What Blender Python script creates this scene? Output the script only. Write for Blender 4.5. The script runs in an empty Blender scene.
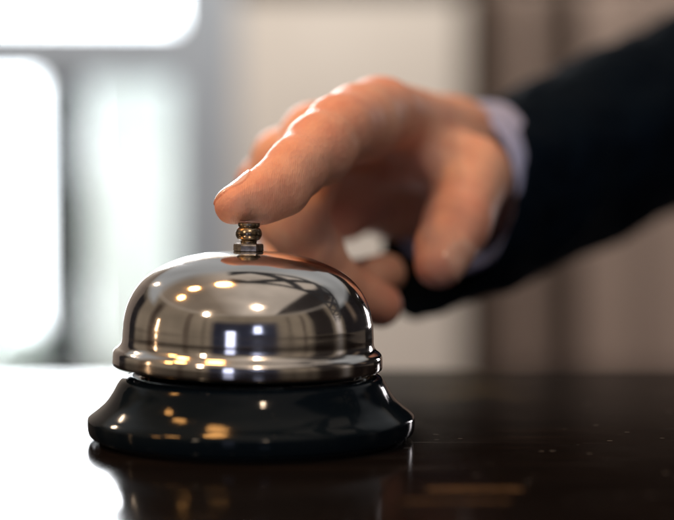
import bpy, bmesh, math, random
import numpy as np
from mathutils import Vector, Matrix

random.seed(7)
rng = np.random.default_rng(11)
S = bpy.context.scene
COL = S.collection
R = math.radians

# ------------------------------------------------------------------ camera
F_PX, CX, CY, W_PX = 1650.0, 337.0, 260.0, 674.0
HORIZON = 178.0
PITCH = math.atan((CY - HORIZON) / F_PX)
CAM = np.array([0.0229, -0.430, 0.0678])
cd = bpy.data.cameras.new('camera')
cam = bpy.data.objects.new('camera', cd)
COL.objects.link(cam)
cam.location = CAM
cam.rotation_euler = (math.pi / 2 - PITCH, 0, 0)
cd.sensor_fit = 'HORIZONTAL'
cd.sensor_width = 36.0
cd.lens = F_PX / W_PX * 36.0
cd.clip_start = 0.01
cd.clip_end = 200
cd.dof.use_dof = True
cd.dof.focus_distance = 0.430
cd.dof.aperture_fstop = cd.lens / 16.2
cd.dof.aperture_blades = 0
S.camera = cam
cp, sp = math.cos(PITCH), math.sin(PITCH)


def P(px, py, d):
    """world point (mm) seen at a photo pixel at depth d (mm) along the lens axis"""
    x = (px - CX) / F_PX * d
    u = (CY - py) / F_PX * d
    return np.array([CAM[0] * 1000 + x,
                     CAM[1] * 1000 + d * cp + u * sp,
                     CAM[2] * 1000 - d * sp + u * cp])


# ------------------------------------------------------------------ helpers
def tag(o, label=None, cat=None, group=None, kind=None):
    if label: o['label'] = label
    if cat: o['category'] = cat
    if group: o['group'] = group
    if kind: o['kind'] = kind
    return o


def empty(name, loc=(0, 0, 0)):
    o = bpy.data.objects.new(name, None)
    COL.objects.link(o)
    o.location = loc
    o.empty_display_size = 0.01
    return o


def link(name, me, mat=None, parent=None, smooth=True):
    o = bpy.data.objects.new(name, me)
    COL.objects.link(o)
    if mat is not None:
        me.materials.append(mat)
    if smooth:
        me.polygons.foreach_set('use_smooth', [True] * len(me.polygons))
    if parent is not None:
        o.parent = parent
    return o


def lathe(profile, seg=160):
    """closed surface of revolution from (r, z) points in metres"""
    bm = bmesh.new()
    rings = []
    for r, z in profile:
        if r < 1e-7:
            rings.append([bm.verts.new((0, 0, z))])
        else:
            rings.append([bm.verts.new((r * math.cos(2 * math.pi * k / seg),
                                        r * math.sin(2 * math.pi * k / seg), z)) for k in range(seg)])
    for a, b in zip(rings, rings[1:]):
        for k in range(seg):
            k2 = (k + 1) % seg
            if len(a) == 1 and len(b) == 1:
                continue
            if len(a) == 1:
                bm.faces.new((a[0], b[k2], b[k]))
            elif len(b) == 1:
                bm.faces.new((a[k], a[k2], b[0]))
            else:
                bm.faces.new((a[k], a[k2], b[k2], b[k]))
    bmesh.ops.recalc_face_normals(bm, faces=bm.faces)
    me = bpy.data.meshes.new('lathe')
    bm.to_mesh(me)
    bm.free()
    return me


def spline(pts, n=8):
    """Catmull-Rom through (r, z) points"""
    out = []
    p = [np.array(q, float) for q in pts]
    p = [2 * p[0] - p[1]] + p + [2 * p[-1] - p[-2]]
    for i in range(1, len(p) - 2):
        a, b, c, d = p[i - 1], p[i], p[i + 1], p[i + 2]
        for k in range(n):
            t = k / n
            out.append(0.5 * ((2 * b) + (-a + c) * t + (2 * a - 5 * b + 4 * c - d) * t * t
                              + (-a + 3 * b - 3 * c + d) * t ** 3))
    out.append(p[-2])
    return [(max(0.0, q[0]), q[1]) for q in out]


def mm(pts):
    return [(r / 1000, z / 1000) for r, z in pts]


def box_mesh(boxes, bevel=0.0):
    bm = bmesh.new()
    for (x0, x1, y0, y1, z0, z1) in boxes:
        m = Matrix.Translation(((x0 + x1) / 2, (y0 + y1) / 2, (z0 + z1) / 2)) @ \
            Matrix.Diagonal((x1 - x0, y1 - y0, z1 - z0, 1))
        bmesh.ops.create_cube(bm, size=1, matrix=m)
    if bevel:
        bmesh.ops.bevel(bm, geom=bm.edges[:], offset=bevel, segments=3, affect='EDGES', profile=0.5)
    bmesh.ops.recalc_face_normals(bm, faces=bm.faces)
    me = bpy.data.meshes.new('box')
    bm.to_mesh(me)
    bm.free()
    return me


# ------------------------------------------------------------------ materials
class Mat:
    def __init__(self, name):
        self.m = bpy.data.materials.new(name)
        self.m.use_nodes = True
        self.t = self.m.node_tree
        self.n = self.t.nodes
        self.b = self.n.get('Principled BSDF')
        self.out = self.n.get('Material Output')

    def node(self, typ, **kw):
        nd = self.n.new(typ)
        for k, v in kw.items():
            if hasattr(nd, k):
                setattr(nd, k, v)
            else:
                nd.inputs[k].default_value = v
        return nd

    def ln(self, a, b):
        self.t.links.new(a, b)

    def set(self, **kw):
        for k, v in kw.items():
            self.b.inputs[k.replace('_', ' ')].default_value = v
        return self

    def coords(self, scale=(1, 1, 1)):
        tc = self.node('ShaderNodeTexCoord')
        mp = self.node('ShaderNodeMapping')
        mp.inputs['Scale'].default_value = scale
        self.ln(tc.outputs['Object'], mp.inputs['Vector'])
        return mp.outputs['Vector']

    def noise(self, vec, scale, detail=4, rough=0.55):
        nz = self.node('ShaderNodeTexNoise')
        nz.inputs['Scale'].default_value = scale
        nz.inputs['Detail'].default_value = detail
        nz.inputs['Roughness'].default_value = rough
        self.ln(vec, nz.inputs['Vector'])
        return nz.outputs['Fac']

    def ramp(self, fac, stops):
        rp = self.node('ShaderNodeValToRGB')
        e = rp.color_ramp.elements
        while len(e) < len(stops):
            e.new(0.5)
        for el, (pos, c) in zip(e, stops):
            el.position = pos
            el.color = (c, c, c, 1) if isinstance(c, (int, float)) else (*c, 1)
        self.ln(fac, rp.inputs['Fac'])
        return rp.outputs['Color']

    def math(self, op, a, b=None):
        nd = self.node('ShaderNodeMath', operation=op)
        for i, v in enumerate((a, b)):
            if v is None:
                continue
            if isinstance(v, (int, float)):
                nd.inputs[i].default_value = v
            else:
                self.ln(v, nd.inputs[i])
        return nd.outputs[0]

    def bump(self, height, strength, dist, prev=None):
        bp = self.node('ShaderNodeBump')
        bp.inputs['Strength'].default_value = strength
        bp.inputs['Distance'].default_value = dist
        self.ln(height, bp.inputs['Height'])
        if prev is not None:
            self.ln(prev, bp.inputs['Normal'])
        return bp.outputs['Normal']


# chrome dome: clean nickel plating with faint handling haze
mt = Mat('polished_nickel')
v = mt.coords()
mt.set(Base_Color=(0.60, 0.57, 0.54, 1), Metallic=1.0)
h = mt.noise(v, 60, 5)
smu = mt.ramp(mt.noise(v, 38, 4, 0.6), [(0.52, 0.0), (0.66, 0.10)])
hl = mt.ramp(mt.noise(mt.coords((60, 60, 2600)), 1.0, 3, 0.6), [(0.55, 0.0), (0.72, 0.07)])
mt.ln(mt.math('ADD', mt.math('ADD', mt.ramp(h, [(0.35, 0.06), (0.75, 0.11)]), smu), hl), mt.b.inputs['Roughness'])
n1 = mt.bump(mt.noise(v, 90, 3), 0.04, 0.0006)
n2 = mt.bump(mt.noise(v, 1800, 2), 0.05, 0.00005, n1)
mt.ln(n2, mt.b.inputs['Normal'])
M_CHROME = mt.m

mt = Mat('aged_brass')
v = mt.coords()
c = mt.ramp(mt.noise(v, 700, 5), [(0.3, (0.10, 0.075, 0.05)), (0.7, (0.36, 0.29, 0.21))])
mt.ln(c, mt.b.inputs['Base Color'])
mt.set(Metallic=1.0)
mt.ln(mt.ramp(mt.noise(v, 400, 4), [(0.3, 0.16), (0.7, 0.34)]), mt.b.inputs['Roughness'])
mt.ln(mt.bump(mt.noise(v, 1500, 3), 0.2, 0.0001), mt.b.inputs['Normal'])
M_BRASS = mt.m

mt = Mat('worn_nickel_nut')
v = mt.coords()
c = mt.ramp(mt.noise(v, 900, 5), [(0.35, (0.20, 0.17, 0.14)), (0.7, (0.50, 0.46, 0.41))])
mt.ln(c, mt.b.inputs['Base Color'])
mt.set(Metallic=1.0, Roughness=0.3)
mt.ln(mt.bump(mt.noise(v, 1500, 3), 0.3, 0.0001), mt.b.inputs['Normal'])
M_NUT = mt.m

mt = Mat('black_enamel')
v = mt.coords()
mt.set(Base_Color=(0.003, 0.006, 0.010, 1), Roughness=0.13)
ec = mt.ramp(mt.noise(v, 1500, 2), [(0.70, (0.003, 0.006, 0.010)), (0.78, (0.05, 0.05, 0.052))])
mt.ln(ec, mt.b.inputs['Base Color'])
mt.set(IOR=1.22)
mt.ln(mt.ramp(mt.noise(v, 120, 5), [(0.3, 0.06), (0.75, 0.13)]), mt.b.inputs['Roughness'])
mt.ln(mt.bump(mt.noise(v, 260, 3), 0.05, 0.0004), mt.b.inputs['Normal'])
M_ENAMEL = mt.m

mt = Mat('black_rubber')
mt.set(Base_Color=(0.01, 0.01, 0.011, 1), Roughness=0.7)
M_RUBBER = mt.m

# varnished dark wood counter
mt = Mat('dark_varnished_wood')
v = mt.coords((6, 90, 30))
g = mt.noise(v, 3.2, 8, 0.65)
c = mt.ramp(g, [(0.3, (0.0028, 0.0027, 0.0033)), (0.55, (0.0055, 0.0046, 0.0048)), (0.8, (0.012, 0.009, 0.0085))])
v2 = mt.coords()
# sparse dust flecks
vo = mt.node('ShaderNodeTexVoronoi')
vo.inputs['Scale'].default_value = 260
vo.inputs['Randomness'].default_value = 1.0
mt.ln(mt.coords((0.45, 1, 1)), vo.inputs['Vector'])
fleck = mt.math('LESS_THAN', vo.outputs['Distance'], 0.10)
patch = mt.ramp(mt.noise(v2, 35, 3), [(0.46, 0.0), (0.56, 1.0)])
sep = mt.node('ShaderNodeSeparateColor')
mt.ln(vo.outputs['Color'], sep.inputs[0])
few = mt.math('GREATER_THAN', sep.outputs[0], 0.35)
dust = mt.math('MULTIPLY', mt.math('MULTIPLY', fleck, patch), few)
scr = mt.ramp(mt.noise(mt.coords((9, 420, 1)), 1.0, 6, 0.7), [(0.62, 0.0), (0.70, 1.0)])
scr = mt.math('MULTIPLY', scr, mt.ramp(mt.noise(v2, 14, 3), [(0.50, 0.0), (0.60, 0.7)]))
sxyz = mt.node('ShaderNodeSeparateXYZ')
mt.ln(v2, sxyz.inputs[0])


def glint_streak(x0, x1, y0, hw, amt):  # lamp glints on scratched varnish, painted as tan streaks
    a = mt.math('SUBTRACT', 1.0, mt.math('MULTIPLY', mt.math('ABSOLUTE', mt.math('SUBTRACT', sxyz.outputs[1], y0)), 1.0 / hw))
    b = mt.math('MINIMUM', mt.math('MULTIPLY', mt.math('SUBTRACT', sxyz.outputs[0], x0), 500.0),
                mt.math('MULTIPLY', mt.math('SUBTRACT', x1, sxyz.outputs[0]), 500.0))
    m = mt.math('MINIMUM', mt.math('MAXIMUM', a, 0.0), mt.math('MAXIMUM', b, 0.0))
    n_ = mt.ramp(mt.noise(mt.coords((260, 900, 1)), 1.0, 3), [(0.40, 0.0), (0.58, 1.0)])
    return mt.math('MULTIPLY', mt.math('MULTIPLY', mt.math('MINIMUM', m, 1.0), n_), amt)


glint = mt.math('MAXIMUM', glint_streak(0.042, 0.064, -0.0725, 0.004, 1.0), glint_streak(0.036, 0.060, -0.0860, 0.003, 0.6))
mx = mt.node('ShaderNodeMixRGB')
mt.ln(mt.math('MAXIMUM', dust, scr), mx.inputs['Fac'])
mt.ln(c, mx.inputs['Color1'])
mx.inputs['Color2'].default_value = (0.085, 0.09, 0.10, 1)
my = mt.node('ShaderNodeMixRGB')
mt.ln(glint, my.inputs['Fac'])
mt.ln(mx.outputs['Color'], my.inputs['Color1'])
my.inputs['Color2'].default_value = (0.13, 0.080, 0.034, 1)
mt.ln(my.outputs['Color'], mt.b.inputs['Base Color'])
rg = mt.ramp(mt.noise(v2, 28, 5), [(0.3, 0.09), (0.75, 0.17)])
rg = mt.math('MINIMUM', mt.math('ADD', rg, mt.math('MULTIPLY', mt.math('MAXIMUM', glint, scr), 0.5)), 0.8)
mt.ln(rg, mt.b.inputs['Roughness'])
mt.set(IOR=1.27)
nb = mt.bump(g, 0.03, 0.0002)
nb = mt.bump(mt.noise(v2, 420, 3), 0.02, 0.0001, nb)
nb = mt.bump(mt.math('MAXIMUM', dust, scr), 0.4, 0.0002, nb)
mt.ln(nb, mt.b.inputs['Normal'])
dfs = mt.node('ShaderNodeBsdfDiffuse')
mt.ln(my.outputs['Color'], dfs.inputs['Color'])
mxs = mt.node('ShaderNodeMixShader')
mxs.inputs['Fac'].default_value = 0.42
mt.ln(dfs.outputs[0], mxs.inputs[1])
mt.ln(mt.b.outputs[0], mxs.inputs[2])
mt.ln(mxs.outputs[0], mt.out.inputs['Surface'])
M_WOOD = mt.m

# skin
mt = Mat('skin')
v = mt.coords()
f = mt.noise(v, 95, 6, 0.62)
c = mt.ramp(f, [(0.25, (0.54, 0.25, 0.185)), (0.5, (0.64, 0.365, 0.275)), (0.8, (0.72, 0.46, 0.355))])
def spot(col_in, pts, radius, colour, amt):
    m_ = None
    for q in pts:
        d_ = mt.node('ShaderNodeVectorMath', operation='DISTANCE')
        mt.ln(v, d_.inputs[0])
        d_.inputs[1].default_value = tuple(q / 1000)
        k_ = mt.math('MULTIPLY', mt.math('MAXIMUM', mt.math('SUBTRACT', 1.0, mt.math('MULTIPLY', d_.outputs['Value'], 1.0 / radius)), 0.0), amt)
        m_ = k_ if m_ is None else mt.math('MAXIMUM', m_, k_)
    m_ = mt.math('MULTIPLY', m_, mt.ramp(mt.noise(v, 160, 3), [(0.3, 0.5), (0.7, 1.0)]))
    x_ = mt.node('ShaderNodeMixRGB')
    mt.ln(m_, x_.inputs['Fac']); mt.ln(col_in, x_.inputs['Color1'])
    x_.inputs['Color2'].default_value = (*colour, 1)
    return x_.outputs['Color']


c = spot(c, [P(290, 150, 449), P(335, 108, 472), P(372, 85, 512), P(232, 205, 428), P(425, 270, 495), P(462, 215, 505), P(385, 308, 512)],
         0.021, (0.62, 0.225, 0.17), 0.65)
c = spot(c, [P(250, 222, 430)], 0.0075, (0.80, 0.56, 0.46), 0.9)
mt.ln(c, mt.b.inputs['Base Color'])
mt.set(Roughness=0.52, IOR=1.4)
mt.b.inputs['Subsurface Weight'].default_value = 0.22
mt.b.inputs['Subsurface Radius'].default_value = (1.0, 0.35, 0.18)
mt.b.inputs['Subsurface Scale'].default_value = 0.004
vo = mt.node('ShaderNodeTexVoronoi')
vo.inputs['Scale'].default_value = 900
mt.ln(v, vo.inputs['Vector'])
wv = mt.node('ShaderNodeTexWave')
wv.inputs['Scale'].default_value = 620
wv.inputs['Distortion'].default_value = 9.0
wv.inputs['Detail'].default_value = 2.0
wv.inputs['Detail Scale'].default_value = 0.35
mt.ln(v, wv.inputs['Vector'])
nb = mt.bump(wv.outputs['Fac'], 0.13, 0.00022)
nb = mt.bump(vo.outputs['Distance'], 0.22, 0.0003, nb)
nb = mt.bump(mt.noise(v, 330, 5, 0.65), 0.28, 0.0007, nb)
nb = mt.bump(mt.noise(v, 75, 4), 0.35, 0.0016, nb)
mt.ln(nb, mt.b.inputs['Normal'])
M_SKIN = mt.m

mt = Mat('fingernail')
v = mt.coords()
c = mt.ramp(mt.noise(v, 200, 2), [(0.3, (0.64, 0.375, 0.295)), (0.7, (0.71, 0.45, 0.365))])
mt.ln(c, mt.b.inputs['Base Color'])
mt.set(Roughness=0.2, IOR=1.5)
mt.b.inputs['Subsurface Weight'].default_value = 0.15
mt.b.inputs['Subsurface Scale'].default_value = 0.002
mt.b.inputs['Coat Weight'].default_value = 0.5
M_NAIL = mt.m


def fabric(name, col_a, col_b, scale, rough=0.9, sheen=0.2, spec=0.15):
    mt = Mat(name)
    v = mt.coords()
    c = mt.ramp(mt.noise(v, scale, 4), [(0.3, col_a), (0.7, col_b)])
    mt.ln(c, mt.b.inputs['Base Color'])
    mt.set(Roughness=rough)
    mt.b.inputs['Sheen Weight'].default_value = sheen
    mt.b.inputs['Specular IOR Level'].default_value = spec
    mt.ln(mt.bump(mt.noise(v, scale * 4, 4), 0.35, 0.0006), mt.b.inputs['Normal'])
    return mt.m


M_SUIT = fabric('navy_wool', (0.0015, 0.0045, 0.0105), (0.0025, 0.0065, 0.0145), 300, 0.95, 0.0, 0.03)
M_SHIRT = fabric('pale_blue_cotton', (0.32, 0.39, 0.70), (0.38, 0.45, 0.76), 500, 0.85, 0.1)
M_CURTAIN_BROWN = fabric('brown_curtain_cloth', (0.058, 0.038, 0.028), (0.078, 0.052, 0.038), 60)
M_CURTAIN_TAUPE = fabric('taupe_curtain_cloth', (0.30, 0.235, 0.20), (0.36, 0.285, 0.245), 60)

mt = Mat('beige_plaster')
v = mt.coords()
c = mt.ramp(mt.noise(v, 2.5, 5), [(0.3, (0.70, 0.655, 0.595)), (0.7, (0.76, 0.715, 0.655))])
mt.ln(c, mt.b.inputs['Base Color'])
mt.set(Roughness=0.85)
mt.ln(mt.bump(mt.noise(v, 90, 4), 0.2, 0.002), mt.b.inputs['Normal'])
M_WALL = mt.m

mt = Mat('dark_wall_panelling')
v = mt.coords((1, 1, 8))
c = mt.ramp(mt.noise(v, 3, 6), [(0.3, (0.006, 0.0045, 0.004)), (0.7, (0.011, 0.008, 0.007))])
mt.ln(c, mt.b.inputs['Base Color'])
mt.set(Roughness=0.6)
M_PANEL = mt.m

mt = Mat('blue_grey_frame_paint')
v = mt.coords()
c = mt.ramp(mt.noise(v, 6, 4), [(0.3, (0.34, 0.395, 0.455)), (0.7, (0.39, 0.445, 0.505))])
mt.ln(c, mt.b.inputs['Base Color'])
mt.set(Roughness=0.45)
M_FRAME = mt.m

mt = Mat('dark_teal_frame_paint')
v = mt.coords()
c = mt.ramp(mt.noise(v, 6, 4), [(0.3, (0.012, 0.02, 0.023)), (0.7, (0.02, 0.03, 0.034))])
mt.ln(c, mt.b.inputs['Base Color'])
mt.set(Roughness=0.5)
M_BAR = mt.m

mt = Mat('window_glass')
mt.n.remove(mt.b)
tr = mt.node('ShaderNodeBsdfTransparent')
tr.inputs['Color'].default_value = (0.97, 0.98, 0.98, 1)
gl = mt.node('ShaderNodeBsdfGlossy')
gl.inputs['Roughness'].default_value = 0.02
ms = mt.node('ShaderNodeMixShader')
ms.inputs['Fac'].default_value = 0.05
mt.ln(tr.outputs[0], ms.inputs[1])
mt.ln(gl.outputs[0], ms.inputs[2])
mt.ln(ms.outputs[0], mt.out.inputs['Surface'])
M_GLASS = mt.m

mt = Mat('sheer_voile')
mt.n.remove(mt.b)
tr = mt.node('ShaderNodeBsdfTransparent')
tl = mt.node('ShaderNodeBsdfTranslucent')
tl.inputs['Color'].default_value = (0.83, 0.845, 0.815, 1)
df = mt.node('ShaderNodeBsdfDiffuse')
df.inputs['Color'].default_value = (0.83, 0.845, 0.815, 1)
m1 = mt.node('ShaderNodeMixShader')
m1.inputs['Fac'].default_value = 0.45
mt.ln(tl.outputs[0], m1.inputs[1])
mt.ln(df.outputs[0], m1.inputs[2])
m2 = mt.node('ShaderNodeMixShader')
m2.inputs['Fac'].default_value = 0.97
mt.ln(tr.outputs[0], m2.inputs[1])
mt.ln(m1.outputs[0], m2.inputs[2])
mt.ln(m2.outputs[0], mt.out.inputs['Surface'])
M_VOILE = mt.m

mt = Mat('overcast_sky_glow')
mt.n.remove(mt.b)
em = mt.node('ShaderNodeEmission')
v = mt.coords()
c = mt.ramp(mt.noise(v, 0.5, 3), [(0.3, (0.86, 0.93, 1.0)), (0.7, (0.97, 0.99, 1.0))])
mt.ln(c, em.inputs['Color'])
em.inputs['Strength'].default_value = 11.0
mt.ln(em.outputs[0], mt.out.inputs['Surface'])
M_SKY = mt.m

mt = Mat('hedge_leaf')
mt.n.remove(mt.b)
tl = mt.node('ShaderNodeBsdfTranslucent')
df = mt.node('ShaderNodeBsdfDiffuse')
v = mt.coords()
c = mt.ramp(mt.noise(v, 1.3, 4), [(0.3, (0.66, 0.71, 0.67)), (0.7, (0.76, 0.80, 0.76))])
mt.ln(c, tl.inputs['Color'])
mt.ln(c, df.inputs['Color'])
ms = mt.node('ShaderNodeMixShader')
ms.inputs['Fac'].default_value = 0.15
mt.ln(tl.outputs[0], ms.inputs[1])
mt.ln(df.outputs[0], ms.inputs[2])
mt.ln(ms.outputs[0], mt.out.inputs['Surface'])
M_LEAF = mt.m

# ------------------------------------------------------------------ the bell
bell = tag(empty('service_bell'), 'shiny chrome reception call bell on a black flared base, standing on the dark counter',
           'bell')

base_prof = spline(mm([(40.6, 0.9), (42.1, 1.4), (42.6, 3.0), (42.65, 5.0), (42.45, 5.8), (41.5, 6.7), (39.7, 8.1),
                       (37.7, 10.0), (36.1, 12.3), (34.9, 14.5), (33.7, 16.0), (31.5, 16.8), (29.0, 16.2)]), 6)
base_prof = [(0, 0.0009)] + base_prof + mm([(28.2, 15.0), (27.8, 10.0), (0, 9.6)])
base = link('base', lathe(base_prof), M_ENAMEL, bell)
base.location.x = 0.0006
foot = link('rubber_foot', lathe(mm([(0, 0.05), (39.0, 0.05), (39.6, 0.4), (39.6, 0.88), (0, 0.88)])), M_RUBBER, base)

out = mm([(34.9, 18.4), (35.1, 18.6)]) + \
    spline(mm([(35.2, 19.0), (35.15, 21.0), (35.0, 22.0), (34.5, 22.7), (33.7, 23.3), (33.1, 24.1), (32.8, 25.2), (32.75, 26.8)]), 5) + \
    spline(mm([(32.65, 28.2), (32.45, 30.6), (31.6, 34.2), (29.9, 37.8), (27.5, 40.9), (24.2, 43.5), (20.0, 45.6),
               (15.5, 47.1), (10.5, 48.05), (5.0, 48.45), (0.0, 48.5)]), 8)
inn = [(max(0, r - 0.0011), z - 0.0011 * (0.2 if r > 0.031 else 1.0)) for r, z in out[::-1] if z > 0.0185]
inn = inn + mm([(33.9, 18.4)])
dome = link('dome', lathe(out + inn, 192), M_CHROME, bell)
TILT = Matrix.Rotation(R(1.4), 4, 'Y')
dome.matrix_local = TILT @ Matrix.Translation((-0.0009, 0, 0.0002))

plunger_prof = spline(mm([(2.3, 48.2), (2.15, 50.4), (2.25, 51.2), (2.9, 51.6), (3.4, 52.5), (3.45, 53.3), (3.1, 54.2), (2.55, 54.7)]), 6) + \
    spline(mm([(2.55, 54.75), (2.85, 55.0), (2.85, 55.6), (2.6, 55.85), (0, 55.95)]), 5)
plunger = link('plunger', lathe([(0, 0.0482)] + plunger_prof, 64), M_BRASS, bell)
plunger.matrix_local = Matrix.Translation((-0.0014, 0, 0.0003)) @ TILT
bm = bmesh.new()
rings = []
for r, z in mm([(0, 48.3), (3.5, 48.3), (3.98, 48.6), (3.92, 49.0), (3.92, 49.9), (3.8, 50.3), (3.4, 50.55), (0, 50.55)]):
    rings.append([bm.verts.new((r * math.cos(math.pi / 3 * k + 0.06), r * math.sin(math.pi / 3 * k + 0.06), z))
                  for k in range(6)] if r > 0 else [bm.verts.new((0, 0, z))])
for a, b in zip(rings, rings[1:]):
    for k in range(6):
        k2 = (k + 1) % 6
        if len(a) == 1: bm.faces.new((a[0], b[k2], b[k]))
        elif len(b) == 1: bm.faces.new((a[k], a[k2], b[0]))
        else: bm.faces.new((a[k], a[k2], b[k2], b[k]))
bmesh.ops.recalc_face_normals(bm, faces=bm.faces)
me = bpy.data.meshes.new('nut'); bm.to_mesh(me); bm.free()
nut = link('hex_nut', me, M_NUT, plunger, smooth=False)

# ------------------------------------------------------------------ counter
TABLE_BACK = 0.156
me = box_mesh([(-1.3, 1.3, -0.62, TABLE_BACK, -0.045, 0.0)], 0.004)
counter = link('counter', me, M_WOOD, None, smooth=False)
tag(counter, 'dark varnished wooden counter top mirroring the window, with specks of dust, under the bell', 'counter')

# ------------------------------------------------------------------ background
DB = 9000.0


def bx(px, d=DB):
    return P(px, 178, d)[0] / 1000


def bz(py, d=DB):
    return P(337, py, d)[2] / 1000


YW = CAM[1] + DB / 1000
WIN_R = bx(238)        # outer right edge of the window's frame
Z_TOP, Z_SILL = 2.9, bz(376)
Z_BEAM = bz(24)
Z_DARK = bz(-5)
XL = bx(-90)
wall = link('wall', box_mesh([(WIN_R, bx(462), YW, YW + 0.15, -1.1, 4.4),
                              (XL, WIN_R, YW + 0.002, YW + 0.148, Z_TOP, 4.4),
                              (XL, WIN_R, YW + 0.002, YW + 0.148, -1.1, Z_SILL),
                              (-8.5, XL, YW, YW + 0.15, -1.1, 4.4)]), M_WALL, None, False)
tag(wall, 'beige plaster wall between the bright window and the brown curtain', 'wall')
wall2 = link('wall', box_mesh([(bx(462) + 0.001, 8.0, YW + 0.01, YW + 0.15, -1.1, 4.4)]), M_PANEL, None, False)
tag(wall2, 'dark panelled wall behind the curtains on the right', 'wall')

link('unseen_dark_band', box_mesh([(WIN_R + 0.002, bx(461), YW - 0.014, YW - 0.002, Z_DARK, 4.4),
                          (bx(461), 8.0, YW - 0.016, YW - 0.002, Z_DARK - 0.01, 4.4)], 0.003), M_PANEL, wall2, False)  # unseen dark band added above the view to darken the counter's reflection

# window
win = empty('window', (0, YW, 0))
tag(win, 'tall bright window with a white upper light, dark mullion and blue grey frame', 'window')


def wpart(name, boxes, mat, parent=win, bevel=0.003):
    me = box_mesh(boxes, bevel)
    me.transform(Matrix.Translation((0, -YW, 0)))
    return link(name, me, mat, parent, False)


ya, yb = YW - 0.03, YW + 0.10
X_P2 = (bx(86), bx(176))
X_P1 = (XL + 0.16, bx(38))
wpart('jamb', [(X_P2[1], WIN_R, ya, yb, Z_SILL, Z_TOP)], M_FRAME)
wpart('mullion', [(X_P1[1], X_P2[0], ya + .01, yb - .01, Z_SILL, Z_BEAM - 0.001)], M_BAR)
wpart('transom_bar', [(XL, X_P2[1], ya + .004, yb - .004, bz(80), Z_BEAM)], M_FRAME)
wpart('sill', [(XL, WIN_R, ya - 0.05, yb, Z_SILL - 0.03, Z_SILL)], M_FRAME)
wpart('mullion', [(X_P1[0] - 0.16, X_P1[0], ya + .01, yb - .01, Z_SILL, Z_BEAM - 0.001)], M_BAR)
for (x0, x1, z0, z1) in [(XL, X_P2[1], Z_BEAM, Z_TOP), (X_P1[0], X_P1[1], Z_SILL, bz(80)),
                         (X_P2[0], X_P2[1], Z_SILL, bz(80))]:
    wpart('glass_pane', [(x0 + .002, x1 - .002, YW + 0.03, YW + 0.036, z0 + .002, z1 - .002)], M_GLASS, win, 0)

# sheer blind hanging inside the narrow right pane
def pleats(x0, x1, y, z0, z1, amp, lam, seed, th=0.004):
    r = random.Random(seed)
    n = max(8, int((x1 - x0) / lam * 16))
    xs = [x0 + (x1 - x0) * i / n for i in range(n + 1)]
    ph = [r.uniform(-0.9, 0.9) for _ in range(40)]
    nz = 14
    bm = bmesh.new()
    grid = []
    for j in range(nz + 1):
        z = z0 + (z1 - z0) * j / nz
        row = []
        for x in xs:
            t = (x - x0) / lam
            k = int(t)
            p = ph[k % 40] * (1 - (t - k)) + ph[(k + 1) % 40] * (t - k)
            a = amp * (0.75 + 0.35 * math.sin(k * 2.1 + seed))
            row.append(bm.verts.new((x + 0.006 * math.sin(j * 0.7 + k), y + a * math.sin(2 * math.pi * t + p) * (1 - 0.25 * j / nz), z)))
        grid.append(row)
    for j in range(nz):
        for i in range(n):
            bm.faces.new((grid[j][i], grid[j][i + 1], grid[j + 1][i + 1], grid[j + 1][i]))
    me = bpy.data.meshes.new('pleats')
    bm.to_mesh(me)
    bm.free()
    return me


def curtain(name, x0, x1, y, z0, z1, amp, lam, seed, mat, label, cat, th=0.004):
    o = link(name, pleats(x0, x1, y, z0, z1, amp, lam, seed), mat)
    md = o.modifiers.new('thick', 'SOLIDIFY')
    md.thickness = th
    return tag(o, label, cat)


curtain('sheer_curtain', X_P2[0] - 0.02, X_P2[1] + 0.02, YW + 0.24, Z_SILL - 0.05, bz(78), 0.022, 0.12, 5, M_VOILE,
        'pale sheer curtain filling the narrow right pane of the window', 'sheer curtain', 0.001)
for x0, x1, amp, lam, seed, mat_, lab in (
        (461, 506, 0.05, 0.12, 2, M_CURTAIN_BROWN, 'dark brown curtain panel hanging right against the beige wall'),
        (508, 535, 0.05, 0.10, 4, M_CURTAIN_TAUPE, 'narrow lighter curtain strip between the two dark brown panels'),
        (537, 571, 0.05, 0.12, 6, M_CURTAIN_BROWN, 'second dark brown curtain panel, next to the wide taupe one'),
        (573, 900, 0.075, 0.34, 9, M_CURTAIN_TAUPE, 'wide taupe pleated curtain behind the suit sleeve at the far right')):
    curtain('curtain', bx(x0), bx(x1), YW - 0.15, -1.08, Z_DARK + 0.05, amp, lam, seed, mat_, lab, 'curtain')['group'] = 'curtains hanging at the back'

mt = Mat('dark_floorboards')
v = mt.coords((1, 8, 1))
c = mt.ramp(mt.noise(v, 3, 5), [(0.3, (0.030, 0.020, 0.015)), (0.7, (0.06, 0.042, 0.032))])
mt.ln(c, mt.b.inputs['Base Color'])
mt.set(Roughness=0.5)
floor = link('floor', box_mesh([(-8.6, 8.1, -3.0, YW + 0.2, -1.2, -1.102)]), mt.m, None, False)
tag(floor, kind='structure')

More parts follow.
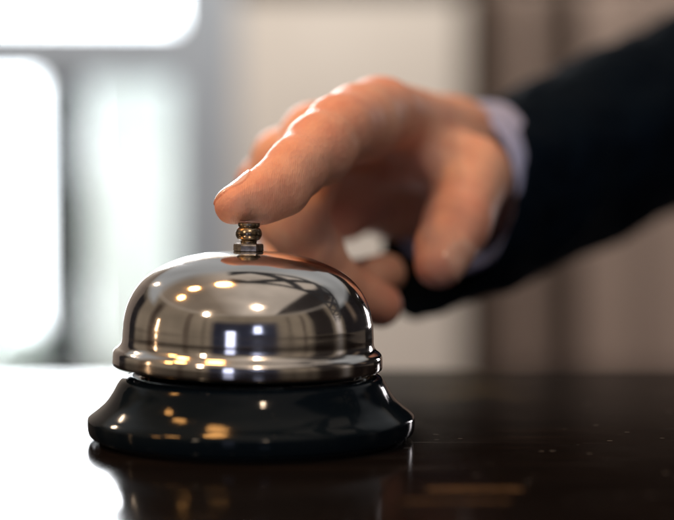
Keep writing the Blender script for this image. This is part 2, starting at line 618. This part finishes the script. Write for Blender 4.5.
# outdoors: overcast sky sheet and a sunlit hedge beyond the glass
me = box_mesh([(-8.0, 5.0, YW + 9.0, YW + 9.1, -4.0, 7.0)])
sky = link('sky', me, M_SKY, None, False)
tag(sky, kind='structure')
bm = bmesh.new()
for i in range(1500):
    x = random.uniform(-4.0, -0.3)
    y = YW + random.uniform(1.6, 2.8)
    top = -1.02 + 0.25 * math.sin(x * 1.7) + 0.15 * math.sin(x * 4.1 + 1)
    z = -1.8 + (top + 1.8) * random.random() ** 0.8
    s = random.uniform(0.04, 0.09)
    m = Matrix.Translation((x, y, z)) @ Matrix.Rotation(random.uniform(0, 6.28), 4, 'Z') @ \
        Matrix.Rotation(random.uniform(0.6, 1.9), 4, 'X') @ Matrix.Diagonal((s, s * 1.7, 1, 1))
    q = [bm.verts.new(m @ Vector(c)) for c in ((0, -1, 0), (0.8, 0, 0.2), (0, 1, 0), (-0.8, 0, 0.2))]
    bm.faces.new(q)
me = bpy.data.meshes.new('hedge'); bm.to_mesh(me); bm.free()
hedge = link('hedge', me, M_LEAF, None, False)
tag(hedge, 'pale green hedge outside, blurred behind the lower window panes', 'hedge', kind='stuff')


# ------------------------------------------------------------------ hand as a signed-distance body (mm)
def nrm(v):
    v = np.asarray(v, float)
    return v / np.linalg.norm(v)


def cone(p, a, b, r1, r2):
    ba = b - a
    l2 = ba @ ba
    rr = r1 - r2
    a2 = l2 - rr * rr
    if a2 <= 1e-6:
        c, r = (a, r1) if r1 > r2 else (b, r2)
        return np.linalg.norm(p - c, axis=-1) - r
    il2 = 1.0 / l2
    pa = p - a
    y = pa @ ba
    z = y - l2
    x = pa * l2 - y[..., None] * ba
    x2 = np.einsum('...i,...i', x, x)
    y2 = y * y * l2
    z2 = z * z * l2
    k = np.sign(rr) * rr * rr * x2
    d = (np.sqrt(np.maximum(x2 * a2 * il2, 0)) + y * rr) * il2 - r1
    c1 = np.sign(z) * a2 * z2 > k
    c2 = (~c1) & (np.sign(y) * a2 * y2 < k)
    d = np.where(c1, np.sqrt(x2 + z2) * il2 - r2, d)
    d = np.where(c2, np.sqrt(x2 + y2) * il2 - r1, d)
    return d


def smin(a, b, k):
    h = np.clip(0.5 + 0.5 * (b - a) / k, 0, 1)
    return b * (1 - h) + a * h - k * h * (1 - h)


# skeleton: joints placed where the hand's bones run
I_MCP, I_PIP, I_DIP, I_TIP = P(377, 115, 512), P(339, 130, 470), P(297, 167.5, 447), P(235, 204.5, 433)
M_MCP, M_PIP, M_DIP, M_TIP = P(317, 141, 523), P(293, 218, 489), P(331, 283, 502), P(380, 305, 515)
R_MCP, R_PIP, R_DIP, R_TIP = P(285, 162, 539), P(296, 263, 524), P(344, 287, 534), P(386, 273, 543)
L_MCP, L_PIP, L_DIP, L_TIP = P(266, 186, 552), P(302, 278, 550), P(345, 303, 556), P(374, 299, 564)
T_CMC, T_MCP, T_IP, T_TIP = P(446, 166, 581), P(471, 176, 541), P(457, 223, 513), P(439, 264, 501)
W_RAD, W_ULN = P(455, 139, 578), P(398, 194, 602)
W_MID = (W_RAD + W_ULN) / 2
ARM0, ARM1 = P(438, 217, 592), P(682, 112, 772)      # axis of the sleeve
AX = nrm(ARM1 - ARM0)
FEND = ARM0 + AX * 70
LATA = nrm((W_RAD - W_ULN) - AX * ((W_RAD - W_ULN) @ AX))
U = nrm(I_MCP - W_RAD)
V = nrm(R_MCP - I_MCP)
NP = nrm(np.cross(U, V))                    # palm normal (down)
if NP[2] > 0: NP = -NP


def hand_sdf(p):
    # index: kept crisp, two strands so the tip is wider than thick
    ax = nrm(I_TIP - I_DIP)
    lat = nrm(np.cross(ax, NP))
    pal = nrm(np.cross(lat, ax))
    if pal[2] > 0: pal = -pal
    f = cone(p, I_MCP, I_PIP, 11.4, 10.0)
    f = smin(f, cone(p, I_PIP, I_DIP, 9.8, 8.2), 2)
    for s in (-1.6, 1.6):
        mid = P(263, 192.5, 439) + lat * s
        f = smin(f, cone(p, I_DIP + lat * s * 0.5, mid, 7.5, 5.5), 2.5)
        f = smin(f, cone(p, mid, I_TIP + lat * s, 5.5, 4.7), 2.0)
    pad = I_DIP * 0.40 + I_TIP * 0.60 + pal * 1.2
    f = smin(f, cone(p, pad - ax * 4, pad + ax * 5.0, 5.9, 4.9), 3)
    f = smin(f, cone(p, P(263, 200, 437.5), P(285, 192, 441), 6.0, 6.4), 4)
    seg = I_PIP * 0.5 + I_DIP * 0.5 + pal * 1.2
    f = smin(f, np.linalg.norm(p - seg, axis=-1) - 9.0, 4)
    seg = I_MCP * 0.55 + I_PIP * 0.45 + pal * 2.0
    f = smin(f, np.linalg.norm(p - seg, axis=-1) - 10.0, 5)
    top = I_MCP * 0.5 + I_PIP * 0.5 - pal * 0.4
    f = smin(f, np.linalg.norm(p - top, axis=-1) - 10.4, 3)
    top = I_DIP * 0.5 + I_PIP * 0.5 - pal * 0.2
    f = smin(f, np.linalg.norm(p - top, axis=-1) - 8.7, 3)
    # pad squashed flat on the button
    rb = np.hypot(p[..., 0] + 1.6 - 1.4, p[..., 1])
    cut = (56.2 - np.maximum(rb - 2.6, 0) * 0.55) - p[..., 2]
    f = np.where(rb < 9, -smin(-f, -cut, 0.8), f)
    fi = f

    def finger(a, b, c, d, r):
        g = cone(p, a, b, r[0], r[1])
        g = smin(g, cone(p, b, c, r[1], r[2]), 3)
        g = smin(g, cone(p, c, d, r[2], r[3]), 3)
        mid = (b + c) / 2
        return smin(g, np.linalg.norm(p - mid, axis=-1) - r[2] * 1.0, 3)

    fm = finger(M_MCP, M_PIP, M_DIP, M_TIP, (11.8, 9.7, 8.6, 7.0))
    fr = finger(R_MCP, R_PIP, R_DIP, R_TIP, (10.6, 9.2, 8.0, 6.6))
    fl = finger(L_MCP, L_PIP, L_DIP, L_TIP, (9.2, 8.0, 7.2, 6.0))
    # thumb
    th = cone(p, T_CMC, T_MCP, 12.0, 12.2)
    th = smin(th, cone(p, T_MCP, T_IP, 12.2, 10.0), 4)
    tax = nrm(T_TIP - T_IP)
    th = smin(th, cone(p, T_IP, T_TIP, 10.3, 7.4), 3)
    th = smin(th, np.linalg.norm(p - (T_IP * 0.45 + T_TIP * 0.55 + np.array([-1.4, -1.0, 0])), axis=-1) - 8.3, 3)
    # palm slab
    pm = cone(p, W_RAD, I_MCP * 0.92 + W_RAD * 0.08, 11.2, 9.0)
    midw = W_RAD * 0.66 + W_ULN * 0.34
    pm = smin(pm, cone(p, midw, M_MCP, 15.5, 9.8), 8)
    midw = W_RAD * 0.34 + W_ULN * 0.66
    pm = smin(pm, cone(p, midw, R_MCP, 15.5, 9.0), 8)
    pm = smin(pm, cone(p, W_ULN, L_MCP, 14.5, 8.0), 8)
    pm = smin(pm, cone(p, W_MID, FEND, 19.0, 24.0), 10)
    pm = smin(pm, cone(p, W_RAD, FEND + LATA * 4, 11.2, 18.0), 10)
    pm = smin(pm, cone(p, W_ULN, FEND - LATA * 8, 14.0, 19.0), 10)
    # web between thumb and index
    web = (I_MCP * 0.45 + T_CMC * 0.55) + NP * 4
    pm = smin(pm, cone(p, web, T_MCP * 0.5 + I_MCP * 0.5 + NP * 3 - U * 8, 11.0, 7.5), 9)
    pm = smin(pm, cone(p, I_MCP * 0.85 + W_RAD * 0.15 - NP * 1.5, W_RAD * 0.75 + W_MID * 0.25 - NP * 4.0, 9.0, 11.5), 8)
    # hypothenar
    hy = W_ULN * 0.5 + L_MCP * 0.5 + NP * 5
    pm = smin(pm, np.linalg.norm(p - hy, axis=-1) - 13.0, 9)
    pm = smin(pm, th, 7)
    # knuckle heads on the back of the hand
    # extensor tendons
    for q, w in ((I_MCP, W_RAD * 0.75 + W_ULN * 0.25), (M_MCP, W_MID)):
        a = q * 0.9 + w * 0.1 - NP * 10.5
        b = q * 0.3 + w * 0.7 - NP * 13.5
        pm = smin(pm, cone(p, a, b, 2.2, 1.6), 4)
    d = smin(pm, fi, 7)
    other = np.minimum(np.minimum(fm, fr), fl)
    d2 = smin(pm, other, 6)
    d = smin(d, d2, 0.8)
    # fine folds of skin over the two finger joints
    for q, dirn, cnt_, sp_, dp_ in ((I_DIP, nrm(I_TIP - I_PIP), 6, 1.25, 0.11), (I_PIP, nrm(I_DIP - I_MCP), 7, 1.5, 0.16)):
        rel = p - q
        t = rel @ dirn + 0.7 * np.sin(p[..., 0] * 0.9 + p[..., 2] * 0.7)
        up = np.clip(-(rel @ NP) / 6.0 - 0.15, 0, 1)
        rad = np.linalg.norm(rel, axis=-1)
        d = d + dp_ * (np.cos(t * 2 * math.pi / sp_) * 0.5 + 0.5) ** 2 * np.exp(-(t / (cnt_ * sp_ * 0.36)) ** 2) * up * np.clip((14 - rad) / 3, 0, 1)
    # creases
    for q, dirn, wd, dp, s in ((I_DIP + (I_DIP - I_PIP) * -0.06, nrm(I_TIP - I_PIP), 0.6, 0.10, 13),
                               (I_DIP - nrm(I_DIP - I_PIP) * 3.0, nrm(I_DIP - I_PIP), 0.5, 0.08, 12),
                               (I_DIP + ax * 3.0, ax, 0.5, 0.06, 12),
                               (I_PIP + nrm(I_DIP - I_PIP) * 1.0, nrm(I_DIP - I_MCP), 0.7, 0.08, 15),
                               (I_PIP - nrm(I_PIP - I_MCP) * 4.0, nrm(I_PIP - I_MCP), 0.6, 0.05, 15),
                               (T_IP + tax * 0.5, tax, 0.9, 0.5, 15), (T_IP - tax * 3.5, tax, 0.8, 0.3, 15)):
        t = (p - q) @ dirn
        rad = np.linalg.norm(p - q, axis=-1)
        d = d + dp * np.exp(-(t / wd) ** 2) * np.clip((s - rad) / 4, 0, 1)
    return d


def surface_nets(sdf, lo, hi, h):
    n = np.ceil((hi - lo) / h).astype(int) + 1
    gx, gy, gz = [lo[i] + np.arange(n[i]) * h for i in range(3)]
    val = np.empty(n)
    for i in range(n[0]):
        pts = np.stack(np.meshgrid([gx[i]], gy, gz, indexing='ij'), -1)[0]
        val[i] = sdf(pts)
    neg = val < 0
    c = [neg[dx:n[0] - 1 + dx, dy:n[1] - 1 + dy, dz:n[2] - 1 + dz] for dx in (0, 1) for dy in (0, 1) for dz in (0, 1)]
    cnt = sum(q.astype(int) for q in c)
    active = (cnt > 0) & (cnt < 8)
    idx = -np.ones(active.shape, int)
    ii = np.argwhere(active)
    idx[active] = np.arange(len(ii))
    acc = np.zeros((len(ii), 3)); num = np.zeros(len(ii))
    corners = [(dx, dy, dz) for dx in (0, 1) for dy in (0, 1) for dz in (0, 1)]
    for a in range(8):
        for b in range(a + 1, 8):
            ca, cb = np.array(corners[a]), np.array(corners[b])
            if np.abs(ca - cb).sum() != 1: continue
            va = val[tuple((ii + ca).T)]; vb = val[tuple((ii + cb).T)]
            m = (va < 0) != (vb < 0)
            t = np.where(m, va / np.where(m, va - vb, 1), 0)
            pt = ca + t[:, None] * (cb - ca)
            acc[m] += pt[m]; num[m] += 1
    verts = lo + (ii + acc / num[:, None]) * h
    faces = []
    for axis in range(3):
        e = [0, 0, 0]; e[axis] = 1
        sl0 = tuple(slice(0, n[k] - e[k]) for k in range(3))
        sl1 = tuple(slice(e[k], n[k]) for k in range(3))
        ch = neg[sl0] != neg[sl1]
        pos = np.argwhere(ch)
        u, w = [k for k in range(3) if k != axis]
        ok = (pos[:, u] > 0) & (pos[:, w] > 0) & (pos[:, u] < n[u] - 1) & (pos[:, w] < n[w] - 1)
        pos = pos[ok]
        flip = neg[tuple(pos.T)]
        du = np.zeros(3, int); du[u] = 1
        dw = np.zeros(3, int); dw[w] = 1
        q = np.stack([idx[tuple((pos - du - dw).T)], idx[tuple((pos - dw).T)], idx[tuple(pos.T)],
                      idx[tuple((pos - du).T)]], 1)
        if axis == 1: flip = ~flip
        q[~flip] = q[~flip][:, ::-1]
        faces.append(q)
    return verts, np.concatenate(faces)


def grad(sdf, p, e=0.05):
    g = np.empty_like(p)
    for k in range(3):
        o = np.zeros(3); o[k] = e
        g[:, k] = (sdf(p + o) - sdf(p - o)) / (2 * e)
    return g


def project(sdf, p, it=3):
    for _ in range(it):
        d = sdf(p)
        g = grad(sdf, p)
        g2 = np.maximum((g * g).sum(1), 0.2)
        p = p - np.clip(d / g2, -1, 1)[:, None] * g
    return p


allp = np.array([I_MCP, I_TIP, M_MCP, M_PIP, M_DIP, M_TIP, R_MCP, R_PIP, R_TIP, L_MCP, L_PIP, L_TIP, T_CMC, T_MCP,
                 T_IP, T_TIP, W_RAD, W_ULN, FEND, FEND + LATA * 8, FEND - LATA * 8])
lo, hi = allp.min(0) - 27, allp.max(0) + 27
hv, hf = surface_nets(hand_sdf, lo, hi, 1.35)
hv = project(hand_sdf, hv)
me = bpy.data.meshes.new('person')
me.from_pydata([tuple(q / 1000) for q in hv], [], hf.tolist())
me.update()
bm = bmesh.new(); bm.from_mesh(me)
# finer skin on the pressing finger
fine = [f for f in bm.faces if (f.calc_center_median() * 1000 - Vector(I_DIP)).length < 42
        and ((f.calc_center_median() * 1000 - Vector(I_MCP)).length > 16)]
es = list({e for f in fine for e in f.edges})
bmesh.ops.subdivide_edges(bm, edges=es, cuts=1, use_grid_fill=True)
fine = [f for f in bm.faces if (f.calc_center_median() * 1000 - Vector(I_DIP)).length < 29]
es = list({e for f in fine for e in f.edges})
bmesh.ops.subdivide_edges(bm, edges=es, cuts=1, use_grid_fill=True)
bmesh.ops.recalc_face_normals(bm, faces=bm.faces)
bm.to_mesh(me); bm.free()
n = len(me.vertices)
co = np.empty(n * 3); me.vertices.foreach_get('co', co)
co = project(hand_sdf, co.reshape(-1, 3) * 1000)

# fingernails: slightly raised plates, part of the same body mesh
nail_mask = np.zeros(len(co))
gr = grad(hand_sdf, co)
gr /= np.maximum(np.linalg.norm(gr, axis=1), 1e-6)[:, None]
for a, b, dors, ln, wd, tipr in ((I_DIP, I_TIP, -NP + np.array([0.0, 0.42, 0]), 12.5, 5.4, 5.5),
                                 (T_IP, T_TIP, np.array([0.86, -0.32, 0.24]), 13.0, 6.4, 8.6)):
    ax_ = nrm(b - a)
    dr = nrm(dors - ax_ * (dors @ ax_))
    lt = np.cross(ax_, dr)
    rel = co - b
    s = rel @ ax_; w = rel @ lt; z = rel @ dr
    s1 = tipr * 0.58
    near = (z > 0.3) & (np.abs(s) < 20) & (np.abs(w) < 9)
    sc = (s - (s1 - ln / 2)) / (ln / 2)
    wc = w / wd
    e = np.abs(sc) ** 2.8 + np.abs(wc) ** 2.8
    inside = near & (e < 1)
    ring = near & (e >= 1) & (e < 2.2)
    free = near & (s > s1 - 0.4) & (s < s1 + 1.0) & (np.abs(wc) < 0.9)
    co[inside] += (gr * 0.28)[inside]
    co[ring] -= (gr * 0.07)[ring]
    nail_mask[inside] = 1
me.vertices.foreach_set('co', (co / 1000).ravel())
me.materials.append(M_SKIN); me.materials.append(M_NAIL)
for pl in me.polygons:
    if all(nail_mask[i] > 0 for i in pl.vertices):
        pl.material_index = 1
me.update()
person = link('person', me)
tag(person, 'person in a dark navy suit pressing the bell with one index finger', 'person')


# ------------------------------------------------------------------ sleeve and cuff
def tube(stations, seg=72):
    """stations: (centre, lateral half axis vector, vertical half axis vector) in mm; closed solid shell"""
    bm = bmesh.new()
    rows = []
    for c, a, b in stations:
        rows.append([bm.verts.new(Vector((c + a * math.cos(2 * math.pi * k / seg) + b * math.sin(2 * math.pi * k / seg)) / 1000))
                     for k in range(seg)])
    for r0, r1 in zip(rows, rows[1:]):
        for k in range(seg):
            k2 = (k + 1) % seg
            bm.faces.new((r0[k], r0[k2], r1[k2], r1[k]))
    bmesh.ops.recalc_face_normals(bm, faces=bm.faces)
    me = bpy.data.meshes.new('tube'); bm.to_mesh(me); bm.free()
    return me


LATV = LATA
VERV = np.cross(AX, LATV)
if VERV[2] < 0: VERV = -VERV
ALEN = np.linalg.norm(ARM1 - ARM0)


def sleeve_stations(t0, t1, n, la, lb, va, vb, fold, skew=0.0, off=(0, 0), vskew=0.0):
    st = []
    for i in range(n + 1):
        u = i / n
        t = t0 + (t1 - t0) * u
        f = t / ALEN
        w = fold * min(1.0, max(0, (t - 8) / 25)) * (math.sin(t * 0.11 + 1.0) + 0.6 * math.sin(t * 0.23 + 2.3) + 0.4 * math.sin(t * 0.41))
        c = ARM0 + AX * t + VERV * (0.5 * w + off[1]) + LATV * off[0]
        st.append((c, LATV * (la + (lb - la) * f + w) - AX * skew * (1 - u), VERV * (va + (vb - va) * f + 0.8 * w) - AX * vskew * (1 - u)))
    return st


# shirt cuff
C0, C1 = P(449, 187, 588), ARM0 + AX * 95      # the wrist is bent back, so the cuff leaves the sleeve at an angle
CA = nrm(C1 - C0)
CL = nrm(LATA - CA * (LATA @ CA))
CV = np.cross(CA, CL)
if CV[2] < 0: CV = -CV
st = []
for i in range(25):
    u = i / 24
    w = 0.2 * math.sin(u * 17) * (1 - u)
    st.append((C0 * (1 - u) + C1 * u, CL * (30.0 - 4.0 * u + w) - CA * 3 * (1 - u), CV * (31.0 - 6.0 * u + w) + CA * 5 * (1 - u)))
inner = [(c, a * 0.94, b * 0.93) for c, a, b in st]
cuff = link('shirt_cuff', tube(inner[::-1] + [(c - CA * 0.6, a * 0.97, b * 0.965) for c, a, b in st[:1]] + st), M_SHIRT, person)
cuff['label'] = 'pale blue shirt cuff showing past the dark sleeve'
# jacket sleeve
st = sleeve_stations(7, 330, 70, 38, 50, 31.5, 42.5, 0.8, -2.0, (0, 0), -27.0)
inner = [(c, a * 0.93, b * 0.91) for c, a, b in st[:14]]
sleeve = link('jacket_sleeve', tube(inner[::-1] + [(st[0][0] - AX * 1.0, st[0][1] * 0.965, st[0][2] * 0.955)] + st +
                                    [(st[-1][0], st[-1][1] * 0.01, st[-1][2] * 0.01)]), M_SUIT, person)
md = sleeve.modifiers.new('sub', 'SUBSURF'); md.levels = 1; md.render_levels = 2
tx = bpy.data.textures.new('wrinkle', 'CLOUDS'); tx.noise_scale = 0.035; tx.noise_depth = 2
dm = sleeve.modifiers.new('wrinkle', 'DISPLACE'); dm.texture = tx; dm.strength = 0.009; dm.mid_level = 0.5
dm.texture_coords = 'LOCAL'
sleeve['label'] = 'dark navy suit sleeve'

# ------------------------------------------------------------------ lamps
def point(name, loc, power, radius, col):
    ld = bpy.data.lights.new(name, 'POINT')
    ld.energy = power; ld.shadow_soft_size = radius; ld.color = col
    o = bpy.data.objects.new(name, ld); COL.objects.link(o); o.location = loc
    return o


def area(name, loc, target, sx, sy, power, col, spread=180):
    ld = bpy.data.lights.new(name, 'AREA')
    ld.shape = 'RECTANGLE'; ld.size = sx; ld.size_y = sy; ld.energy = power; ld.color = col
    ld.spread = R(spread)
    o = bpy.data.objects.new(name, ld); COL.objects.link(o); o.location = loc
    o.rotation_euler = (Vector(target) - Vector(loc)).to_track_quat('-Z', 'Y').to_euler()
    return o


for q in ((-0.36, 0.09, 1.60), (-0.96, 0.07, 1.60), (-1.65, -0.17, 1.65)):
    point('ceiling_lamp', q, 34, 0.125, (1.0, 0.46, 0.13))
for q, pw, r in (((-1.02, -1.25, 1.05), 38, 0.07), ((0.40, -1.6, 1.75), 50, 0.08), ((-1.35, 1.40, 1.2), 12, 0.06)):
    point('wall_lamp', q, pw, r, (1.0, 0.74, 0.51))
area('side_window_light', (1.5, 2.7, 0.35), (0, 0, 0.03), 0.30, 0.9, 14, (1.0, 0.93, 0.95))
area('wall_fill_light', (-0.3, YW - 2.2, 3.6), (0.0, YW, 0.0), 2.6, 0.5, 155, (1.0, 0.94, 0.86))  # unseen lamp added to brighten the back wall
area('window_rim_boost', (-1.5, YW - 0.3, 2.15), (0.05, 0.08, 0.08), 1.3, 1.0, 215, (0.93, 0.96, 1.0), 140)  # extra lamp added before the window to strengthen the rim on the hand
area('sconce', (-2.2, -0.08, 0.30), (0, 0, 0.04), 0.06, 0.5, 1.6, (1.0, 0.62, 0.34))

q = P(475, -110, 8600) / 1000
area('far_warm_lamp', q, (q[0], -1, q[2]), 0.42, 0.06, 0.6, (1.0, 0.62, 0.25))

# ------------------------------------------------------------------ world: the dim interior the bell looks out on
w = bpy.data.worlds.new('World'); S.world = w; w.use_nodes = True
wt = w.node_tree
for nd in list(wt.nodes): wt.nodes.remove(nd)


def wn(typ, **kw):
    nd = wt.nodes.new(typ)
    for k, v_ in kw.items(): setattr(nd, k, v_)
    return nd


def wm(op, a, b=None, c=None, clamp=False):
    nd = wn('ShaderNodeMath', operation=op); nd.use_clamp = clamp
    for i, v_ in enumerate((a, b, c)):
        if v_ is None: continue
        if isinstance(v_, (int, float)): nd.inputs[i].default_value = v_
        else: wt.links.new(v_, nd.inputs[i])
    return nd.outputs[0]


tc = wn('ShaderNodeTexCoord')
sx = wn('ShaderNodeSeparateXYZ'); wt.links.new(tc.outputs['Generated'], sx.inputs[0])
AZ = wm('MULTIPLY', wm('ARCTAN2', sx.outputs[0], wm('MULTIPLY', sx.outputs[1], -1)), 57.2958)   # 0 = behind the lens
EL = wm('MULTIPLY', wm('ARCSINE', sx.outputs[2]), 57.2958)


def step(x, e, soft):
    return wm('MULTIPLY_ADD', wm('SUBTRACT', x, e), 1.0 / soft, 0.5, clamp=True)


def band(x, a, b, soft=6.0):
    return wm('MULTIPLY', step(x, a, soft), wm('SUBTRACT', 1.0, step(x, b, soft)))


def rect(a0, a1, e0, e1, soft=6.0):
    return wm('MULTIPLY', band(AZ, a0, a1, soft), band(EL, e0, e1, soft))


def mixc(fac, c1, c2):
    nd = wn('ShaderNodeMixRGB')
    wt.links.new(fac, nd.inputs['Fac'])
    for s_, v_ in (('Color1', c1), ('Color2', c2)):
        if isinstance(v_, tuple): nd.inputs[s_].default_value = (*v_, 1)
        else: wt.links.new(v_, nd.inputs[s_])
    return nd.outputs['Color']


UU = wm('DIVIDE', sx.outputs[0], wm('MAXIMUM', sx.outputs[2], 0.02))        # position on the ceiling plane
VV = wm('DIVIDE', sx.outputs[1], wm('MAXIMUM', sx.outputs[2], 0.02))
col = mixc(step(EL, -3, 8), (0.06, 0.042, 0.034), (0.30, 0.24, 0.18))               # floor / walls
for a0, a1, tone in ((-58, -52, (0.16, 0.12, 0.09)), (-40, -36, (0.2, 0.16, 0.12)), (40, 43, (0.14, 0.11, 0.085)), (54, 57, (0.12, 0.09, 0.07))):
    col = mixc(rect(a0, a1, -2, 30, 3), col, tone)
col = mixc(rect(-30, 30, -3, 21), col, (0.035, 0.038, 0.06))                       # dark opening behind the lens
col = mixc(rect(-17, -9, -2, 12, 2), col, (3.4, 3.7, 5.2))                         # its two bright windows
col = mixc(rect(8, 15, 8, 17, 2), col, (2.6, 2.9, 4.2))
col = mixc(rect(64, 88, -2, 50), col, (0.03, 0.024, 0.022))                        # dark doors and pillars
col = mixc(rect(92, 97, -1, 20), col, (0.8, 0.72, 0.68))
col = mixc(rect(101, 141, -4, 50), col, (0.022, 0.019, 0.02))
col = mixc(rect(118, 124, 8, 34), col, (0.22, 0.16, 0.12))
col = mixc(rect(-143, -122, -6, 22), col, (0.025, 0.022, 0.024))
col = mixc(rect(-101, -92, -4, 30), col, (0.09, 0.065, 0.05))
col = mixc(step(EL, 34, 6), col, (0.74, 0.64, 0.55))                               # ceiling
col = mixc(wm('MULTIPLY', step(EL, 34, 5), wm('SUBTRACT', 1.0, step(UU, -0.25, 0.5))), col, (0.34, 0.27, 0.21))
col = mixc(wm('MULTIPLY', step(EL, 34, 5), step(UU, 0.75, 0.1)), col, (0.05, 0.042, 0.04))
col = mixc(wm('MULTIPLY', step(EL, 25, 5), step(VV, 0.62, 0.35)), col, (0.48, 0.49, 0.50))
tv = wm('MULTIPLY', wm('SUBTRACT', VV, 0.12), 2.0)                                  # open lattice beam across the ceiling
tu = wm('FRACT', wm('MULTIPLY', UU, 1.6))
lat = wm('MAXIMUM', wm('LESS_THAN', wm('ABSOLUTE', wm('SUBTRACT', tu, tv)), 0.14),
         wm('LESS_THAN', wm('ABSOLUTE', wm('SUBTRACT', wm('SUBTRACT', 1.0, tu), tv)), 0.14))
rim_ = wm('MAXIMUM', band(tv, -0.05, 0.10, 0.04), band(tv, 0.90, 1.05, 0.04))
lat = wm('MULTIPLY', wm('MAXIMUM', lat, rim_), band(tv, -0.05, 1.05, 0.04))
lat = wm('MULTIPLY', wm('MULTIPLY', lat, step(UU, -0.15, 0.05)), step(EL, 12, 4))
col = mixc(lat, col, (0.05, 0.048, 0.05))
wz = wn('ShaderNodeTexNoise'); wz.inputs['Scale'].default_value = 2.2; wz.inputs['Detail'].default_value = 1.5
wt.links.new(tc.outputs['Generated'], wz.inputs['Vector'])
var = wm('MULTIPLY_ADD', wz.outputs['Fac'], 1.1, 0.40)                              # furnishings: uneven tone
vm = wn('ShaderNodeVectorMath', operation='SCALE'); wt.links.new(col, vm.inputs[0]); wt.links.new(var, vm.inputs['Scale'])
col = vm.outputs[0]
WORLD_STRENGTH = 0.9
bg = wn('ShaderNodeBackground')
wt.links.new(col, bg.inputs['Color'])
bg.inputs['Strength'].default_value = WORLD_STRENGTH
ow = wn('ShaderNodeOutputWorld')
wt.links.new(bg.outputs[0], ow.inputs['Surface'])

# ------------------------------------------------------------------ render settings
S.view_settings.view_transform = 'Standard'
S.view_settings.look = 'None'
S.view_settings.exposure = 0.0
S.view_settings.gamma = 1.0
S.render.engine = 'CYCLES'
S.cycles.use_denoising = True
S.cycles.max_bounces = 8
S.cycles.sample_clamp_indirect = 12
S.cycles.blur_glossy = 0.3
